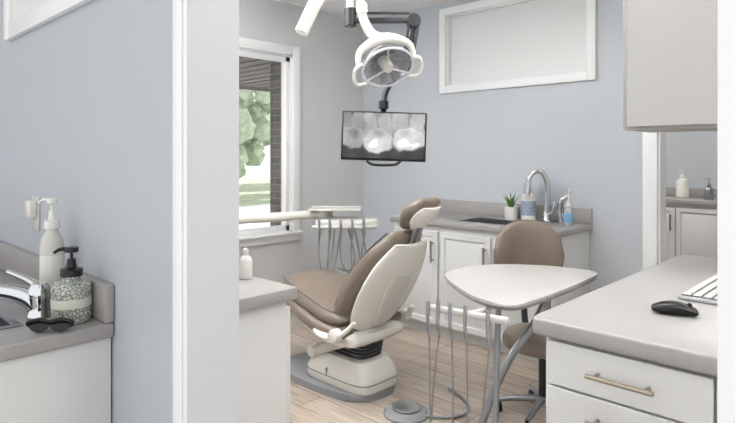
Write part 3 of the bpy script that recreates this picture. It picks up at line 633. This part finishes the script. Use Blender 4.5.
for i,(x,s1,s2,dz) in enumerate(hx):
    y=-0.486+i*0.009; L0=0.795+dz*0.5
    b=nb(); sweep(b,[(x,y,L0),(x,y-0.004,0.72),(x+0.006,y,0.655+dz)],[0.008,0.007,0.0035],n=10); obj('handpiece',b,M_steel,ct)
    b=nb(); sweep(b,[(x+0.006,y,0.66+dz),(x+s1,y-0.015,0.42),(x+s2,y-0.02,0.16),(x+s2*1.5,y+0.03,0.03),(x+s2+0.05,y+0.14,0.02),(0.06,-0.22,0.05)],0.0034,n=8); obj('hose',b,M_grey,ct)
legs=[([(0.02,-0.16,0.776),(0.035,-0.20,0.60),(0.06,-0.25,0.40),(0.12,-0.36,0.07)],0.012),
      ([(0.15,0.0,0.776),(0.12,-0.04,0.67),(0.05,-0.13,0.52),(0.0,-0.21,0.34),(-0.05,-0.31,0.07)],0.016),
      ([(0.10,0.10,0.776),(0.10,0.13,0.55),(0.12,0.22,0.30),(0.13,0.36,0.07)],0.012)]
for P,rr in legs:
    b=nb(); sweep(b,P,rr,n=12); obj('leg',b,M_alu,ct)
    px,py=P[-1][:2]; b=nb(); cyl(b,(px,py-0.012,0.03),(px,py+0.012,0.03),0.03,bev=0.004); cyl(b,(px,py,0.03),(px,py,0.09),0.008); obj('caster',b,M_dgrey,ct)
b=nb(); sweep(b,[(0.12,-0.34,0.10),(0.08,-0.1,0.12),(0.13,0.34,0.10)],0.009,n=10); sweep(b,[(-0.04,-0.30,0.10),(0.02,-0.26,0.11),(0.11,-0.33,0.11)],0.009,n=10); obj('brace',b,M_alu,ct)

# ---------------------------------------------------------------- stool
st=top('dental_stool','taupe upholstered assistant stool with curved backrest','stool',(-1.39,2.73,0),rot=YAW)
b=nb(); lathe(b,[(0,0.36),(0.17,0.36),(0.2,0.375),(0.205,0.41),(0.19,0.435),(0.12,0.445),(0,0.447)],n=40); obj('seat',b,M_brown,st)
b=nb()
t_=nb(); R=[]
for k in range(25):
    u=-1+2*k/24; a=u*0.60; rad=0.34; cx=math.sin(a)*rad
    cy=0.30-(1-math.cos(a))*rad
    hh=0.175*(max(0,1-abs(u)**3.0)**0.45)+0.01; th=0.034*(1-abs(u)**6*0.7)
    c=Vector((cx,cy,0.80-0.02*abs(u)))
    nrm=Vector((math.sin(a),math.cos(a),0))
    R.append([c+Vector((0,0,1))*hh*math.copysign(abs(math.cos(g))**0.75,math.cos(g))+nrm*th*math.copysign(abs(math.sin(g))**0.75,math.sin(g)) for g in [2*math.pi*j/28 for j in range(28)]])
rings(t_,R); merge(b,t_); obj('backrest',b,M_brown,st)
b=nb(); sweep(b,[(0,0.1,0.35),(0,0.3,0.36),(0,0.36,0.52),(0,0.335,0.74)],[0.018]*4,n=10,flat=0.6); obj('back_support',b,M_dgrey,st)
b=nb(); cyl(b,(0,0,0.09),(0,0,0.36),0.022); obj('column',b,M_dgrey,st)
for k in range(5):
    a=2*math.pi*k/5+0.3; b=nb(); sweep(b,[(0,0,0.10),(0.13*math.cos(a),0.13*math.sin(a),0.085),(0.22*math.cos(a),0.22*math.sin(a),0.065)],[0.02,0.016,0.012],n=10); obj('leg',b,M_alu,st)
    b=nb(); px,py=0.22*math.cos(a),0.22*math.sin(a); cyl(b,(px-0.012,py,0.026),(px+0.012,py,0.026),0.026,bev=0.004); cyl(b,(px,py,0.03),(px,py,0.07),0.008); obj('caster',b,M_black,st)

# ---------------------------------------------------------------- delivery unit near the window
OX,OY=-3.62,2.30
du=top('delivery_unit','white dental delivery unit with tray and hanging handpieces','dental unit',(OX,OY,0),rot=0)
def L(x,y,z): return (x-OX,y-OY,z)
b=nb(); prism(b,chaikin([(-0.16,-0.16),(0.16,-0.16),(0.16,0.16),(-0.16,0.16)],3),0,0.05,0.01); cyl(b,(0,0,0.05),(0,0,0.86),0.04); obj('stand',b,M_white,du)
b=nb(); sweep(b,[L(OX,OY,0.88),L(-3.5,2.6,0.88),L(-3.33,2.93,0.895)],[0.038,0.036,0.033],n=14,smooth=False); cyl(b,L(OX,OY,0.84),L(OX,OY,0.93),0.05,bev=0.004); cyl(b,L(-3.33,2.93,0.86),L(-3.33,2.93,0.935),0.045,bev=0.004); obj('arm',b,M_white,du)
Mt=Matrix.Translation(L(-3.20,3.03,0.0))@Matrix.Rotation(YAW,4,'Z')
b=nb(); box(b,(-0.26,-0.13,0.930),(0.14,0.13,0.938),0.003,M=Mt)
for (a_,c_) in [((-0.26,-0.13,0.938),(0.14,-0.123,0.946)),((-0.26,0.123,0.938),(0.14,0.13,0.946)),((-0.26,-0.123,0.938),(-0.253,0.123,0.946)),((0.133,-0.123,0.938),(0.14,0.123,0.946))]: box(b,a_,c_,0.002,M=Mt)
obj('tray',b,M_white,du)
b=nb(); prism(b,chaikin([(-0.22,-0.10),(-0.10,-0.16),(0.18,-0.17),(0.29,-0.05),(0.26,0.1),(-0.2,0.13)],2),0.80,0.862,0.022,M=Mt); sweep(b,[Mt@Vector((-0.1,0.05,0.93)),Mt@Vector((-0.1,0.05,0.84))],0.02,n=10); obj('control_head',b,M_white,du)
b=nb(); sweep(b,[Mt@Vector((-0.22,-0.14,0.812)),Mt@Vector((-0.1,-0.19,0.815)),Mt@Vector((0.12,-0.195,0.815)),Mt@Vector((0.26,-0.12,0.812))],0.014,n=10); obj('holder_bar',b,M_white2,du)
hz=[(-0.17,-0.165,0.03,0.46),(-0.09,-0.195,-0.02,0.42),(-0.01,-0.20,0.05,0.48),(0.075,-0.20,0.01,0.43),(0.16,-0.18,-0.03,0.47)]
for i,(x,y,sw,zl) in enumerate(hz):
    b=nb(); sweep(b,[Mt@Vector((x,y-0.01,0.880)),Mt@Vector((x+0.004,y-0.015,0.78)),Mt@Vector((x-0.004,y,0.70))],[0.009,0.012,0.006],n=10); obj('handpiece',b,M_steel,du)
    b=nb(); sweep(b,[Mt@Vector((x-0.004,y,0.71)),Mt@Vector((x-0.01+sw*0.3,y+0.01,0.57)),Mt@Vector((x+sw,y+0.06,zl)),Mt@Vector((x+sw+0.05,y+0.14,zl+0.09)),Mt@Vector((x*0.6+0.04,0.0,0.81))],0.0058,n=8); obj('hose',b,M_grey,du)

# ---------------------------------------------------------------- lights
M_fillpanel=mat('fill_panel_diffuser',(255,253,250),0.5,emit=12.0,var=0)  # glowing surface for the added fill panels
for i,(x,y,sx,sy) in enumerate([(-1.1,2.4,1.2,0.6),(-2.9,1.6,1.2,0.6),(-1.0,5.3,1.2,0.6),(-2.8,5.3,1.2,0.6),(0.9,2.4,1.2,0.6)]):  # panels added out of view to brighten the rooms
    t=top('fill_light_panel','added fill light panel on the ceiling, out of view','light',(x,y,ZC-0.03),group='added ceiling fill panels')
    b=nb(); a,c=sx/2,sy/2
    box(b,(-a,-c,0),(a,-c+0.02,0.03),0); box(b,(-a,c-0.02,0),(a,c,0.03),0); box(b,(-a,-c,0),(-a+0.02,c,0.03),0); box(b,(a-0.02,-c,0),(a,c,0.03),0); obj('frame',b,M_trim,t)
    b=nb(); box(b,(-a+0.02,-c+0.02,0.005),(a-0.02,c-0.02,0.02),0); obj('diffuser',b,M_fillpanel,t)
for i,(x,rz) in enumerate([(-2.3,0),(-3.3,0),(0.6,0)]):  # invented uplights, hidden from the camera, added to lift the ceiling
    t=top('fill_uplight','added fill uplight on the unseen side of the wall','lamp',(x,PY1+0.002,1.95),group='added fill uplights')
    b=nb(); box(b,(-0.2,0,0),(0.2,0.12,0.015),0.003); box(b,(-0.2,0.108,0.015),(0.2,0.12,0.08),0.003); box(b,(-0.2,0,0.015),(0.2,0.01,0.12),0.003); obj('body',b,M_trim,t)
    ld=bpy.data.lights.new('fill_uplight_lamp','AREA'); ld.shape='RECTANGLE'; ld.size=0.36; ld.size_y=0.08; ld.energy=64
    lo=bpy.data.objects.new('fill_uplight_lamp',ld); C.objects.link(lo); lo.parent=t; lo.location=(0,0.058,0.03); lo.rotation_euler=(math.radians(180-26),0,0)

w=bpy.data.worlds.new('World'); S.world=w; w.use_nodes=True
bg=w.node_tree.nodes['Background']; bg.inputs[0].default_value=(0.99,0.995,1.0,1); bg.inputs[1].default_value=1.3
sd=bpy.data.lights.new('sun','SUN'); sd.energy=4.0; sd.angle=0.05; so=bpy.data.objects.new('sun',sd); C.objects.link(so); so.rotation_euler=(math.radians(50),0,math.radians(200))

cd=bpy.data.cameras.new('Camera'); cam=bpy.data.objects.new('Camera',cd); C.objects.link(cam)
cam.location=(0,0,1.35); cam.rotation_euler=(math.radians(90),0,YAW)
cd.sensor_width=36; cd.lens=570/735*36; cd.shift_y=-56.5/735; cd.clip_start=0.05
S.camera=cam
